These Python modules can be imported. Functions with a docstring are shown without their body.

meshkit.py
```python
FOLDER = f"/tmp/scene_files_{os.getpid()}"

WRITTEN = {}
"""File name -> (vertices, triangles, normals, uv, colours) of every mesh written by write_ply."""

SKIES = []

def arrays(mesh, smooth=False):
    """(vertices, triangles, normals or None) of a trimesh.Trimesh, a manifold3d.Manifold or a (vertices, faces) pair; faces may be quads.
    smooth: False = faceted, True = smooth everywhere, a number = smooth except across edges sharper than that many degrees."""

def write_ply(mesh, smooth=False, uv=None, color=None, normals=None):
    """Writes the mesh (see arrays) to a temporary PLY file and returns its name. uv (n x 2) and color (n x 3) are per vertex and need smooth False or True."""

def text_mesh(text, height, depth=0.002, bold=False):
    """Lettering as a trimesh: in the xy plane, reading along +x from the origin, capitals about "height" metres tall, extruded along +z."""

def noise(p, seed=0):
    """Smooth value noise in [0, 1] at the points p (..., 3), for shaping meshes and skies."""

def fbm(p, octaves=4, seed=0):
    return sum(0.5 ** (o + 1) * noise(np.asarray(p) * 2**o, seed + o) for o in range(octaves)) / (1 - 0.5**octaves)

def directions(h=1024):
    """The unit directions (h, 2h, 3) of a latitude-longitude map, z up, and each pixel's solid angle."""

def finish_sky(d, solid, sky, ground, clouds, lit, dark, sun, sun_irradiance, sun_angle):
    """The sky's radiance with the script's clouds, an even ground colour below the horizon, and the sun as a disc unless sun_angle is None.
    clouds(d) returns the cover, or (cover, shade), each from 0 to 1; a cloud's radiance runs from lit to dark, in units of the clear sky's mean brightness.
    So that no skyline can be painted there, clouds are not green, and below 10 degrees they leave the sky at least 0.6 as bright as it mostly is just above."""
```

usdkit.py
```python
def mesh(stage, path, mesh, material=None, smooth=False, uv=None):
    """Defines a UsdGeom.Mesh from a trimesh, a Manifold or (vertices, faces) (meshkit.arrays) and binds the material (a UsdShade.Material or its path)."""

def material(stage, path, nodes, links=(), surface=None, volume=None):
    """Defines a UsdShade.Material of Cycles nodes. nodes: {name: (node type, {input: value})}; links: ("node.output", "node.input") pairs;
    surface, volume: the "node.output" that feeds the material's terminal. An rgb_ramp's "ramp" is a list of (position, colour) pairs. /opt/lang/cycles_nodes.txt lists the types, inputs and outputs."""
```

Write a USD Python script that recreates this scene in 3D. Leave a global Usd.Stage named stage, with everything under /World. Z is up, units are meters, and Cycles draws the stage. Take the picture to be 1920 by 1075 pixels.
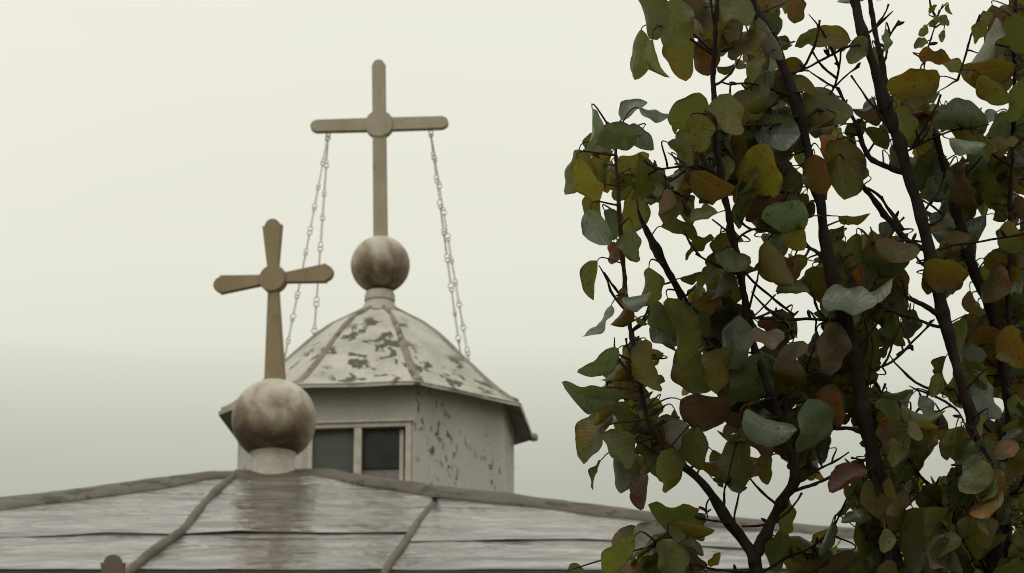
import math, random
import numpy as np, trimesh, meshkit, usdkit
from shapely.geometry import Polygon, Point
from shapely.ops import unary_union
from pxr import Usd, UsdGeom, UsdLux, UsdShade, Gf, Sdf

stage = Usd.Stage.CreateInMemory()
UsdGeom.SetStageUpAxis(stage, 'Z'); UsdGeom.SetStageMetersPerUnit(stage, 1.0)
UsdGeom.Xform.Define(stage, '/World'); UsdGeom.Scope.Define(stage, '/World/Looks')
R = random.Random(11); NP = np.random.default_rng(11)

# ------------------------------------------------------------------ camera
FPX, PITCH, EYE = 5800.0, math.radians(17.75), np.array([0, 0, 1.6])      # focal length in photo pixels (1920 wide)
CX, CY = 960.0, 537.5
X_ = np.array([1.0, 0, 0]); F_ = np.array([0, math.cos(PITCH), math.sin(PITCH)]); U_ = np.array([0, -math.sin(PITCH), math.cos(PITCH)])
cam = UsdGeom.Camera.Define(stage, '/World/camera')
m = np.eye(4); m[0, :3], m[1, :3], m[2, :3], m[3, :3] = X_, U_, -F_, EYE
cam.AddTransformOp().Set(Gf.Matrix4d(*m.ravel().tolist()))
cam.CreateHorizontalApertureAttr(36.0); cam.CreateVerticalApertureAttr(36.0 * 573 / 1024)
cam.CreateFocalLengthAttr(36.0 * FPX / 1920); cam.CreateFocusDistanceAttr(5.0); cam.CreateFStopAttr(24.0)
cam.CreateExposureAttr(0.0)

# ------------------------------------------------------------------ sky and sun (overcast)
SUN = np.array([-0.30, -0.55, 0.95]); SUN /= np.linalg.norm(SUN)
SKY_STRENGTH = 0.10
def S(*c): return tuple(x / SKY_STRENGTH for x in c)
sky_ramp = [(0.0, S(.40, .41, .345)), (.10, S(.41, .42, .352)), (.2157, S(.445, .458, .385)), (.245, S(.515, .527, .44)), (.262, S(.60, .607, .507)),
            (.2781, S(.70, .71, .60)), (.2865, S(.775, .783, .668)), (.311, S(.828, .826, .712)), (.345, S(.85, .84, .73)), (.375, S(.875, .862, .755)), (.55, S(.88, .865, .765)), (1.0, S(.90, .885, .80))]
skymat = usdkit.material(stage, '/World/Looks/overcast_sky', {
    'tc': ('texture_coordinate', {}), 'sp': ('separate_xyz', {}), 'rp': ('rgb_ramp', {'ramp': sky_ramp}),
    'st': ('sky_texture', {'sky_type': 'single_scattering', 'sun_disc': False, 'sun_elevation': math.asin(SUN[2]), 'sun_rotation': math.atan2(SUN[0], SUN[1])}),
    'no': ('noise_texture', {'scale': 2.2, 'detail': 4.0, 'roughness': .5}), 'mr': ('map_range', {'from_min': .3, 'from_max': .7, 'to_min': .955, 'to_max': 1.025}),
    'mu': ('vector_math', {'math_type': 'scale'}),
    'mx': ('mix_color', {'fac': .97, 'use_clamp': False}), 'bg': ('background_shader', {'strength': SKY_STRENGTH})},
    [('tc.generated', 'sp.vector'), ('sp.z', 'rp.fac'), ('tc.generated', 'no.vector'), ('no.fac', 'mr.value'), ('rp.color', 'mu.vector1'), ('mr.result', 'mu.scale'),
     ('st.color', 'mx.a'), ('mu.vector', 'mx.b'), ('mx.result', 'bg.color')], surface='bg.background')
dome = UsdLux.DomeLight.Define(stage, '/World/sky')
UsdShade.MaterialBindingAPI.Apply(dome.GetPrim()).Bind(skymat)
dome.GetPrim().SetCustomDataByKey('kind', 'structure')
sun = UsdLux.DistantLight.Define(stage, '/World/sun')
sun.CreateNormalizeAttr(True); sun.CreateIntensityAttr(0.36); sun.CreateAngleAttr(50.0); sun.CreateColorAttr(Gf.Vec3f(1.0, .96, .88))
def look_z(d):                                                    # rotation whose +z is d
    z = d / np.linalg.norm(d); x = np.cross([0, 1, 0], z); x /= np.linalg.norm(x); return np.stack([x, np.cross(z, x), z])
m = np.eye(4); m[:3, :3] = look_z(SUN); sun.AddTransformOp().Set(Gf.Matrix4d(*m.ravel().tolist()))

# ------------------------------------------------------------------ measuring helpers
def ray(u, v): return F_ + (u - CX) / FPX * X_ + (CY - v) / FPX * U_
def at_y(u, v, y): r = ray(u, v); return EYE + r * (y / r[1])
def at_d(u, v, d): return EYE + ray(u, v) * d
def on_plane(u, v, p, n): r = ray(u, v); return EYE + r * (np.dot(p - EYE, n) / np.dot(r, n))

# ------------------------------------------------------------------ prim helpers
used = {}
def path_for(name, parent):
    base = '/World' if parent is None else str(parent.GetPath())
    k = used.get((base, name), 0); used[(base, name)] = k + 1
    return f'{base}/{name}' + (f'_{k:03d}' if k else '')
def thing(name, label, cat, group=None, loc=(0, 0, 0)):
    x = UsdGeom.Xform.Define(stage, path_for(name, None)); x.AddTranslateOp().Set(Gf.Vec3d(*map(float, loc)))
    p = x.GetPrim(); p.SetCustomDataByKey('label', label); p.SetCustomDataByKey('category', cat)
    if group: p.SetCustomDataByKey('group', group)
    ORIGIN[p.GetPath()] = np.array(loc, float)
    return p
ORIGIN = {}
def origin(prim):
    o = np.zeros(3); q = prim
    while q and q.IsValid() and str(q.GetPath()) != '/World':
        o = o + ORIGIN.get(q.GetPath(), 0); q = q.GetParent()
    return o
def obj(name, mesh, mat, parent=None, smooth=False, uv=None, kind=None, label=None):
    """mesh in world coordinates; stored relative to its thing"""
    if isinstance(mesh, tuple): mesh = trimesh.Trimesh(np.asarray(mesh[0], float), np.asarray(mesh[1]), process=False)
    mesh = mesh.copy()
    if parent is not None: mesh.apply_translation(-origin(parent))
    g = usdkit.mesh(stage, path_for(name, parent), mesh, mat, smooth=smooth, uv=uv)
    if kind: g.GetPrim().SetCustomDataByKey('kind', kind)
    if label: g.GetPrim().SetCustomDataByKey('label', label)
    return g.GetPrim()
cat_ = trimesh.util.concatenate
def box(lo, hi):
    b = trimesh.creation.box(np.abs(np.subtract(hi, lo))); b.apply_translation((np.asarray(lo, float) + hi) / 2); return b
def fbox(o, ex, ey, ez, lo, hi):                                  # box in a frame
    b = box(lo, hi); v = b.vertices; b.vertices = np.asarray(o) + v[:, :1] * ex + v[:, 1:2] * ey + v[:, 2:] * ez
    if np.dot(np.cross(ex, ey), ez) < 0: b.invert()
    return b
def slab(top, off):
    """closed sheet: top is (n, m, 3), the underside is top + off"""
    n, k = top.shape[:2]; bot = top + off; V = np.vstack([top.reshape(-1, 3), bot.reshape(-1, 3)]); N = n * k; f = []
    for i in range(n - 1):
        for j in range(k - 1):
            a, b, c, d = i*k+j, i*k+j+1, (i+1)*k+j+1, (i+1)*k+j
            f += [(a, b, c), (a, c, d), (N+a, N+c, N+b), (N+a, N+d, N+c)]
    ring = [j for j in range(k)] + [i*k+k-1 for i in range(1, n)] + [(n-1)*k+j for j in range(k-2, -1, -1)] + [i*k for i in range(n-2, 0, -1)]
    for a, b in zip(ring, ring[1:] + ring[:1]): f += [(a, N+a, N+b), (a, N+b, b)]
    t = trimesh.Trimesh(V, f, process=False)
    if t.volume < 0: t.invert()
    return t
def tube(P, rad, sides=8, cap=True, bump=0.0, seed=0):
    P = np.asarray(P, float); n = len(P); rad = np.broadcast_to(rad, (n,))
    T = np.gradient(P, axis=0); T /= np.linalg.norm(T, axis=1, keepdims=True) + 1e-12
    a = np.cross(T[0], [0, 0, 1.0] if abs(T[0][2]) < .9 else [1.0, 0, 0]); V = []
    ang = np.arange(sides) * 2 * np.pi / sides
    for i in range(n):
        a = a - T[i] * np.dot(a, T[i]); a /= np.linalg.norm(a); b = np.cross(T[i], a)
        V.append(P[i] + rad[i] * (np.cos(ang)[:, None] * a + np.sin(ang)[:, None] * b))
    V = np.array(V)
    if bump: V += (V - P[:, None]) * (bump * (meshkit.noise(V / max(rad.max(), 1e-6) * .9, seed) - .5))[..., None] * 2
    f = []
    for i in range(n - 1):
        for j in range(sides):
            k = (j + 1) % sides; f += [(i*sides+j, i*sides+k, (i+1)*sides+k), (i*sides+j, (i+1)*sides+k, (i+1)*sides+j)]
    V = V.reshape(-1, 3)
    if cap:
        V = np.vstack([V, P[0], P[-1]]); c0, c1 = len(V)-2, len(V)-1
        for j in range(sides):
            k = (j + 1) % sides; f += [(c0, k, j), (c1, (n-1)*sides+j, (n-1)*sides+k)]
    return trimesh.Trimesh(V, f, process=False)
def spline(pts, n):
    """smooth curve through points (rows of any length)"""
    from scipy.interpolate import PchipInterpolator
    p = np.asarray(pts, float); s = np.r_[0, np.cumsum(np.linalg.norm(np.diff(p[:, :2], axis=0), axis=1) + 1e-9)]
    return PchipInterpolator(s, p)(np.linspace(0, s[-1], n))
def lathe(profile, c, sides=40):
    t = trimesh.creation.revolve(np.asarray(profile, float), sections=sides); t.apply_translation(np.asarray(c, float)); return t

# ------------------------------------------------------------------ materials
def mat(name, nodes, links, surface='p.BSDF'): return usdkit.material(stage, '/World/Looks/' + name, nodes, links, surface=surface)
def weathered(name, base, second, flake, scale=(1, 1, 1), n_scale=2.0, mix_lo=.35, mix_hi=.65, flake_scale=6.0, flake_at=.62, flake_mask=1.4, rough=.75, bump=.25, mask_at=(.42, .6), detail=6.0):
    """two tones blended by a broad noise, with sharp edged flakes of a third where a second noise allows them"""
    n = {'g': ('geometry', {}), 'mp': ('mapping', {'scale': scale}),
         'n1': ('noise_texture', {'scale': n_scale, 'detail': detail, 'roughness': .62}), 'r1': ('map_range', {'from_min': mix_lo, 'from_max': mix_hi, 'clamp': True}),
         'c1': ('mix_color', {'a': base, 'b': second}),
         'n2': ('noise_texture', {'scale': flake_scale, 'detail': 5.0, 'roughness': .6, 'distortion': .4}), 'r2': ('map_range', {'from_min': flake_at, 'from_max': flake_at + .03, 'clamp': True}),
         'n3': ('noise_texture', {'scale': flake_mask, 'detail': 2.0}), 'r3': ('map_range', {'from_min': mask_at[0], 'from_max': mask_at[1], 'clamp': True}),
         'mm': ('math', {'math_type': 'multiply'}), 'c2': ('mix_color', {'b': flake}),
         'n4': ('noise_texture', {'scale': 38.0, 'detail': 4.0}), 'r4': ('map_range', {'from_min': .25, 'from_max': .75, 'to_min': .86, 'to_max': 1.12, 'clamp': True}),
         'sc': ('vector_math', {'math_type': 'scale'}),
         'hs': ('math', {'math_type': 'multiply_add', 'value2': -1.6}), 'bp': ('bump', {'strength': bump, 'distance': .012}),
         'p': ('principled_bsdf', {'roughness': rough, 'specular_ior_level': .3})}
    l = [('g.position', 'mp.vector'), ('mp.vector', 'n1.vector'), ('mp.vector', 'n2.vector'), ('g.position', 'n3.vector'), ('g.position', 'n4.vector'),
         ('n1.fac', 'r1.value'), ('r1.result', 'c1.fac'), ('n2.fac', 'r2.value'), ('n3.fac', 'r3.value'), ('r2.result', 'mm.value1'), ('r3.result', 'mm.value2'),
         ('c1.result', 'c2.a'), ('mm.value', 'c2.fac'), ('n4.fac', 'r4.value'), ('c2.result', 'sc.vector1'), ('r4.result', 'sc.scale'), ('sc.vector', 'p.base_color'),
         ('mm.value', 'hs.value1'), ('n1.fac', 'hs.value3'), ('hs.value', 'bp.height'), ('bp.normal', 'p.normal')]
    return mat(name, n, l)

M = {}
M['wall'] = weathered('white_wall_paint', (.45, .435, .40), (.375, .36, .33), (.09, .08, .068), scale=(1, 1, .55), n_scale=1.2, flake_scale=13.0, flake_at=.57, flake_mask=1.5, mask_at=(.44, .56))
M['wall_smooth'] = weathered('plain_wall_paint', (.42, .395, .375), (.36, .34, .32), (.2, .18, .16), n_scale=1.1, flake_scale=8.0, flake_at=.68, mask_at=(.55, .7))
M['dome'] = weathered('dome_paint', (.475, .46, .405), (.335, .32, .275), (.085, .08, .058), n_scale=1.9, flake_scale=4.6, flake_at=.545, flake_mask=1.15, mask_at=(.45, .56), bump=.4)
M['dome_hip'] = weathered('dome_hip_metal', (.26, .235, .195), (.17, .155, .125), (.07, .068, .05), n_scale=3.0, flake_scale=5.0, flake_at=.58)
M['soffit'] = weathered('soffit_boards', (.22, .195, .165), (.15, .135, .11), (.06, .055, .045), n_scale=3.0)
M['trim'] = weathered('window_trim_paint', (.50, .46, .405), (.38, .34, .29), (.12, .09, .07), n_scale=5.0, flake_scale=16.0, flake_at=.64)
M['cross_grey'] = weathered('cross_grey_brown_paint', (.29, .235, .155), (.35, .31, .24), (.20, .14, .09), scale=(1, 1, .35), n_scale=2.4, flake_scale=7.0, flake_at=.6, rough=.6, bump=.08)
M['cross_brown'] = weathered('cross_brown_paint', (.21, .155, .08), (.26, .20, .115), (.15, .09, .05), scale=(1, 1, .35), n_scale=2.4, flake_scale=7.0, flake_at=.62, rough=.6, bump=.08)
M['cross_dark'] = weathered('cross_dark_paint', (.10, .07, .045), (.125, .09, .06), (.07, .045, .03), n_scale=2.4, rough=.6, bump=.08)
M['chain'] = weathered('chain_metal', (.42, .39, .33), (.30, .27, .22), (.2, .15, .1), n_scale=9.0, rough=.55, bump=0.0)
M['fascia'] = weathered('eave_board_wood', (.075, .062, .045), (.05, .042, .03), (.03, .025, .02), n_scale=4.0)
M['plaster'] = weathered('church_wall_plaster', (.42, .40, .35), (.34, .32, .28), (.2, .18, .15), n_scale=.8)
M['dark'] = weathered('dark_boards', (.16, .14, .12), (.11, .095, .08), (.05, .045, .04), n_scale=3.0)
M['lining'] = weathered('inner_boards', (.34, .30, .255), (.26, .225, .19), (.12, .10, .085), n_scale=2.5)
M['sill'] = weathered('inner_sill_board', (.20, .18, .165), (.16, .145, .13), (.1, .09, .08), n_scale=4.0)
M['cap_moss'] = weathered('mossy_ridge_metal', (.125, .115, .088), (.07, .066, .046), (.045, .045, .028), n_scale=2.2, flake_scale=3.4, flake_at=.54, mask_at=(.35, .5), bump=.5)
M['cap_rust'] = weathered('brownish_ridge_metal', (.105, .090, .073), (.066, .055, .044), (.035, .03, .022), n_scale=2.4, flake_scale=4.0, flake_at=.56, mask_at=(.4, .55), bump=.4)
M['batten'] = weathered('seam_roll_metal', (.14, .125, .10), (.09, .078, .062), (.09, .07, .05), n_scale=3.0, flake_scale=8.0, flake_at=.58)
M['ground'] = weathered('grass_ground', (.06, .075, .03), (.09, .085, .045), (.12, .10, .065), n_scale=.6, flake_scale=2.0, bump=.6, rough=.95)
M['glass_dirty'] = mat('dusty_window_glass', {
    'g': ('geometry', {}), 'n': ('noise_texture', {'scale': 2.2, 'detail': 3.0}), 'r': ('map_range', {'from_min': .3, 'from_max': .7, 'to_min': .30, 'to_max': .52, 'clamp': True}),
    't': ('transparent_bsdf', {'color': (.6, .66, .63)}), 'd': ('diffuse_bsdf', {'color': (.088, .096, .085)}), 'gl': ('glossy_bsdf', {'roughness': .06, 'color': (.8, .82, .77)}),
    'fr': ('fresnel', {'IOR': 1.55}), 'm1': ('mix_closure', {}), 'm2': ('mix_closure', {})},
    [('g.position', 'n.vector'), ('n.fac', 'r.value'), ('t.BSDF', 'm1.closure1'), ('d.BSDF', 'm1.closure2'), ('r.result', 'm1.fac'), ('fr.fac', 'm2.fac'), ('m1.closure', 'm2.closure1'), ('gl.BSDF', 'm2.closure2')], surface='m2.closure')

M['glass'] = mat('window_glass', {
    'g': ('geometry', {}), 'n': ('noise_texture', {'scale': 2.2, 'detail': 3.0}), 'r': ('map_range', {'from_min': .3, 'from_max': .7, 'to_min': .06, 'to_max': .2, 'clamp': True}),
    't': ('transparent_bsdf', {'color': (.6, .66, .63)}), 'd': ('diffuse_bsdf', {'color': (.07, .066, .058)}), 'gl': ('glossy_bsdf', {'roughness': .06, 'color': (.5, .48, .44)}),
    'fr': ('fresnel', {'IOR': 1.55}), 'm1': ('mix_closure', {}), 'm2': ('mix_closure', {})},
    [('g.position', 'n.vector'), ('n.fac', 'r.value'), ('t.BSDF', 'm1.closure1'), ('d.BSDF', 'm1.closure2'), ('r.result', 'm1.fac'), ('fr.fac', 'm2.fac'), ('m1.closure', 'm2.closure1'), ('gl.BSDF', 'm2.closure2')], surface='m2.closure')

def roof_sheet_mat(name, reflection_tint):
    """wet grey sheet metal with long ripples that mirror the sky and the ball; stain = x range where the brown of the mirrored ball is painted in"""
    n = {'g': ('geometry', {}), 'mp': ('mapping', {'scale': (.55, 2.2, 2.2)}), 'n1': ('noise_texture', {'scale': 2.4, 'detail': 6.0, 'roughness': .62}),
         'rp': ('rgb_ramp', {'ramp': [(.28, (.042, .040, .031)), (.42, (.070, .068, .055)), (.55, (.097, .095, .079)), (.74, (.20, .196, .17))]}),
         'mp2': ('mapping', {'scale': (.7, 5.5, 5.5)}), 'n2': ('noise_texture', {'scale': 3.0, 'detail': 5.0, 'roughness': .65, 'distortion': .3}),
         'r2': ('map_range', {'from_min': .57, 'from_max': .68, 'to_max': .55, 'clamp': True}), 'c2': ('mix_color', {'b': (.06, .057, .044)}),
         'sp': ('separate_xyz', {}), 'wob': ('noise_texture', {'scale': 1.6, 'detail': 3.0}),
         'wa': ('math', {'math_type': 'multiply_add', 'value2': .9, 'value3': -.45}), 'xa': ('math', {'math_type': 'add'}), 'xs': ('math', {'math_type': 'subtract', 'value2': (reflection_tint[0] + reflection_tint[1]) / 2}), 'xb': ('math', {'math_type': 'absolute'}),
         'mk': ('map_range', {'from_min': (reflection_tint[1] - reflection_tint[0]) / 2 - .16, 'from_max': (reflection_tint[1] - reflection_tint[0]) / 2 + .16, 'to_min': 1.0, 'to_max': 0.0, 'clamp': True}),
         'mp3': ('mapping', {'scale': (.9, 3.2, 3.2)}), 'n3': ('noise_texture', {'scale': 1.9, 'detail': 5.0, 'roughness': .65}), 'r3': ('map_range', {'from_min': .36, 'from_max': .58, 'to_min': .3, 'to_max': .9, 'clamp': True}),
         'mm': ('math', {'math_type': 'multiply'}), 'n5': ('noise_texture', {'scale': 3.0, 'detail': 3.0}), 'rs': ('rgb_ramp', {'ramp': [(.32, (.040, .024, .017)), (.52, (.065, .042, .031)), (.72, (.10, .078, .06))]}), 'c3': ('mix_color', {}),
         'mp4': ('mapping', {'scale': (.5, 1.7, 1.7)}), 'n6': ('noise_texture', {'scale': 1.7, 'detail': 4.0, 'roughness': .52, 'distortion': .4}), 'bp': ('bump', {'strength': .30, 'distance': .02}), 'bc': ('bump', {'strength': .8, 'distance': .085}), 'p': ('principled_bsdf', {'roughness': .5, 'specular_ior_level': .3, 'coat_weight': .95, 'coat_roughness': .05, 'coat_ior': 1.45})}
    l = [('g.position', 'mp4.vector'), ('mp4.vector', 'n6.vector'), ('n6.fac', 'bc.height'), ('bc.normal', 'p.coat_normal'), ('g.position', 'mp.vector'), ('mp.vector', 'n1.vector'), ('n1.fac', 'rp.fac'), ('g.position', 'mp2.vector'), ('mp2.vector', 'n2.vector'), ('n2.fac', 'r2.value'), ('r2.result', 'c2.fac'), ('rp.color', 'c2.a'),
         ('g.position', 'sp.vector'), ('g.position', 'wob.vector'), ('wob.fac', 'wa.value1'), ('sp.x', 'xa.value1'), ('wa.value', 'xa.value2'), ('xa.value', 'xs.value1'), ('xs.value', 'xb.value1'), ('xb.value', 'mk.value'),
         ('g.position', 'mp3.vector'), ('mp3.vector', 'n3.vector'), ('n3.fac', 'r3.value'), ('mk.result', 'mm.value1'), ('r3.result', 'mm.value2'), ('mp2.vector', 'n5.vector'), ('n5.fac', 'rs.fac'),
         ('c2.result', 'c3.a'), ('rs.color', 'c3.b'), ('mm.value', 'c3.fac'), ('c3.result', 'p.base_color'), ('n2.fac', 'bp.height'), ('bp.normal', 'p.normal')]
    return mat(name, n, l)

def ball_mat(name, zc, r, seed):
    """old white paint worn to rusty brown, more so on the lower half, where underside shade is also painted in; blotches run downwards"""
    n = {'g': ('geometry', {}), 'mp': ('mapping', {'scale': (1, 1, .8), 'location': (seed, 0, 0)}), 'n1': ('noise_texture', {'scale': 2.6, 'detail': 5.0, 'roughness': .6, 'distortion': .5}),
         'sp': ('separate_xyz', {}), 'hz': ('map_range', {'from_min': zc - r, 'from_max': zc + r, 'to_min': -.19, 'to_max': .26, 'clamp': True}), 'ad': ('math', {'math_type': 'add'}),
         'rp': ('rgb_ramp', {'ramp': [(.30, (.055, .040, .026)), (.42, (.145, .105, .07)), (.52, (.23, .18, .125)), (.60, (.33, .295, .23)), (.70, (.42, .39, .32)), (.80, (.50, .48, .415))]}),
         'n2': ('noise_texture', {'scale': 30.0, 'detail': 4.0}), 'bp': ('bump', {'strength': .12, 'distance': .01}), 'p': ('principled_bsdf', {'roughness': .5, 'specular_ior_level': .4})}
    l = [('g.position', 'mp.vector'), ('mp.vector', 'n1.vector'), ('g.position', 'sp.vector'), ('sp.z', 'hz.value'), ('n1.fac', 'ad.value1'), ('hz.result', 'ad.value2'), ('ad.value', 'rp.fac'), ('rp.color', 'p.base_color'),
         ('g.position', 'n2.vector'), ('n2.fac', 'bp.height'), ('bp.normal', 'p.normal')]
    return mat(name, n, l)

# ------------------------------------------------------------------ ground
gx = np.linspace(-1, 1, 41); gg = np.sign(gx) * np.abs(gx) ** 3 * 4000
G = np.stack([*np.meshgrid(gg, gg, indexing='ij')] + [np.zeros((41, 41))], -1)
obj('ground', slab(G, np.array([0, 0, -.5])), M['ground'], kind='structure')

# ------------------------------------------------------------------ church: front roof
A = at_y(515, 890, 35.0)                                          # apex of the front roof slope, under the ball
BETA = math.radians(27); NRM = np.array([0, -math.sin(BETA), math.cos(BETA)])
YE = 31.02
ZE = A[2] - (35.0 - YE) * math.tan(BETA)
church = thing('church', 'old white church roof of weathered sheet metal with eight sided lantern and two balls', 'church', loc=(A[0], 35.0, 0))
outL = np.array([(-1050, 1071), (-700, 1030), (0, 943), (130, 927), (300, 906), (400, 893), (440, 891.5)], float)
outR = np.array([(440, 891.5), (520, 891), (600, 889), (700, 903), (800, 917), (970, 936), (1210, 967), (1480, 989), (1600, 1000), (2100, 1045), (2400, 1071)], float)
L1 = np.array([(248, 1071), (291, 1038), (341, 1003), (379, 956), (440, 900)], float)
R1 = np.array([(725, 1071), (759, 1023), (788, 980), (815, 946)], float)
outline = lambda u: np.interp(u, np.r_[outL[:, 0], outR[1:, 0]], np.r_[outL[:, 1], outR[1:, 1]])
l1v = lambda u: np.interp(u, L1[:, 0], L1[:, 1]); r1v = lambda u: np.interp(u, R1[:, 0], R1[:, 1])
seamL = lambda u: np.interp(u, [-1000, -300, 0, 100, 200, 345], [1030, 1014, 1011, 1008, 1003, 1007])
seamM = lambda u: np.interp(u, [340, 440, 600, 740, 780], [1006, 1001, 1003, 1002, 1003])
seamR = lambda u: np.interp(u, [770, 900, 1100, 1400, 2400], [1020, 1018, 1016, 1033, 1068])
def P(u, v, h=0.0): return on_plane(u, v, A, NRM) + NRM * h
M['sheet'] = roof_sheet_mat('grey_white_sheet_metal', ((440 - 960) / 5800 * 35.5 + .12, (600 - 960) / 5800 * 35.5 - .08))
def sheet(u0, u1, top, bot, h, n, seed, lip=0.0):
    us = np.linspace(u0, u1, n); k = 14; g = np.zeros((n, k, 3))
    for i, u in enumerate(us):
        a, b = top(u), bot(u) + lip
        for j, w in enumerate(np.linspace(0, 1, k)): g[i, j] = P(u, a + (b - a) * w, h)
    d = meshkit.fbm(g * [.8, 2.3, 2.3] * 1.5, 3, seed) - .5
    g += NRM * (d * .045)[..., None]
    return slab(g, -NRM * .008)
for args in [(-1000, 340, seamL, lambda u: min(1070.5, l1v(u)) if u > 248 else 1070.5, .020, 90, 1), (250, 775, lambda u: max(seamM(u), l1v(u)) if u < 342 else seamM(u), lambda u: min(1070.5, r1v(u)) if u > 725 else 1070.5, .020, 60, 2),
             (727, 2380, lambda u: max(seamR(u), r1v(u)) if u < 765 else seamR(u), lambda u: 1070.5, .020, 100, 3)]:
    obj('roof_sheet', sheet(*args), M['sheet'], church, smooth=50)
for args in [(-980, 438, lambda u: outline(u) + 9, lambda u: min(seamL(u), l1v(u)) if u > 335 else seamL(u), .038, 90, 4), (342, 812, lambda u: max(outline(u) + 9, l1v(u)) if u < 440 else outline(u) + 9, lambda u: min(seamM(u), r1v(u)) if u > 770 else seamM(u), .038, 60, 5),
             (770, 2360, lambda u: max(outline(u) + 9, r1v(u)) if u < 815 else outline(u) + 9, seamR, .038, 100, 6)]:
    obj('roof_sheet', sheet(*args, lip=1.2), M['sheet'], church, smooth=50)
# body of the roof: front slope under the sheets and the slopes behind the hips, running back level
us = np.r_[outL[:, 0], outR[1:, 0]]; hip = np.array([P(u, outline(u), .012) for u in us])
eave = np.array([P(u, 1071.0, .0) for u in us])
front = slab(np.stack([hip, eave], 1), np.array([0, .02, -.10]))
rear = slab(np.stack([hip + [0, .06, -.02], np.c_[hip[:, 0], np.full(len(hip), 52.0), hip[:, 2] - .02]], 1), np.array([0, 0, -.10]))
obj('roof_deck', front, M['dark'], church); obj('rear_roof', rear, M['batten'], church)
def cap(out, width, h, m_, seed, taper=None):
    c = spline(out, 90); g = []
    for i, (u, v) in enumerate(c):
        w = width if taper is None else width * np.interp(u, taper[0], taper[1])
        w *= .85 + .3 * meshkit.noise(np.array([u * .012, seed, .5]), seed)
        g.append([P(u, v - 2.5, -.02), P(u, v - .8, .055), P(u, v + w * .35, .07), P(u, v + w * .8, .058), P(u, v + w * .8 + .6, .03)])
    g = np.array(g); g += NRM * ((meshkit.fbm(g * 2.2, 3, seed) - .5) * .05)[..., None]
    obj('ridge_cap', slab(g, -NRM * .02), m_, church, smooth=60)
cap(outL[1:], 21, .05, M['cap_moss'], 7, ([-700, 0, 300, 440], [1.1, 1.25, 1.05, .5])); cap(outR[:-1], 19, .05, M['cap_rust'], 9, ([440, 520, 600, 800, 1000, 2100], [.75, .7, .9, 1.3, 1.15, 1]))
def batten(line, r, h, seed):
    c = spline(line, 40); pts = np.array([P(u, v, h) for u, v in c]); pts += NRM * ((meshkit.noise(pts * 2, seed) - .5) * .03)[:, None]
    t = tube(pts, r, 12, bump=.16, seed=seed); return t
obj('seam_roll', batten(np.vstack([[(228, 1086)], L1]), .052, .034, 3), M['batten'], church, smooth=50)
obj('seam_roll', batten(np.vstack([[(717, 1086)], R1]), .043, .030, 4), M['batten'], church, smooth=50)
obj('flashing_hole', lathe([(0, 0), (.055, 0), (.06, .03), (0, .035)], P(817, 948.5, .085), 16), M['dark'], church)  # solid dark disc, painted shade of the open roll end
# eave, soffit and walls under the roof (mostly below the frame)
xl, xr = eave[0][0], eave[-1][0]
obj('eave_board', box((xl, YE - .035, ZE - .30), (xr, YE + .01, ZE - .006)), M['fascia'], church)
obj('eave_soffit', box((xl, YE + .012, ZE - .30), (xr, YE + .75, ZE - .26)), M['soffit'], church)
obj('wall', box((xl + .5, YE + .6, -.2), (xr - .5, 51.0, ZE - .302)), M['plaster'], church)

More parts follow.
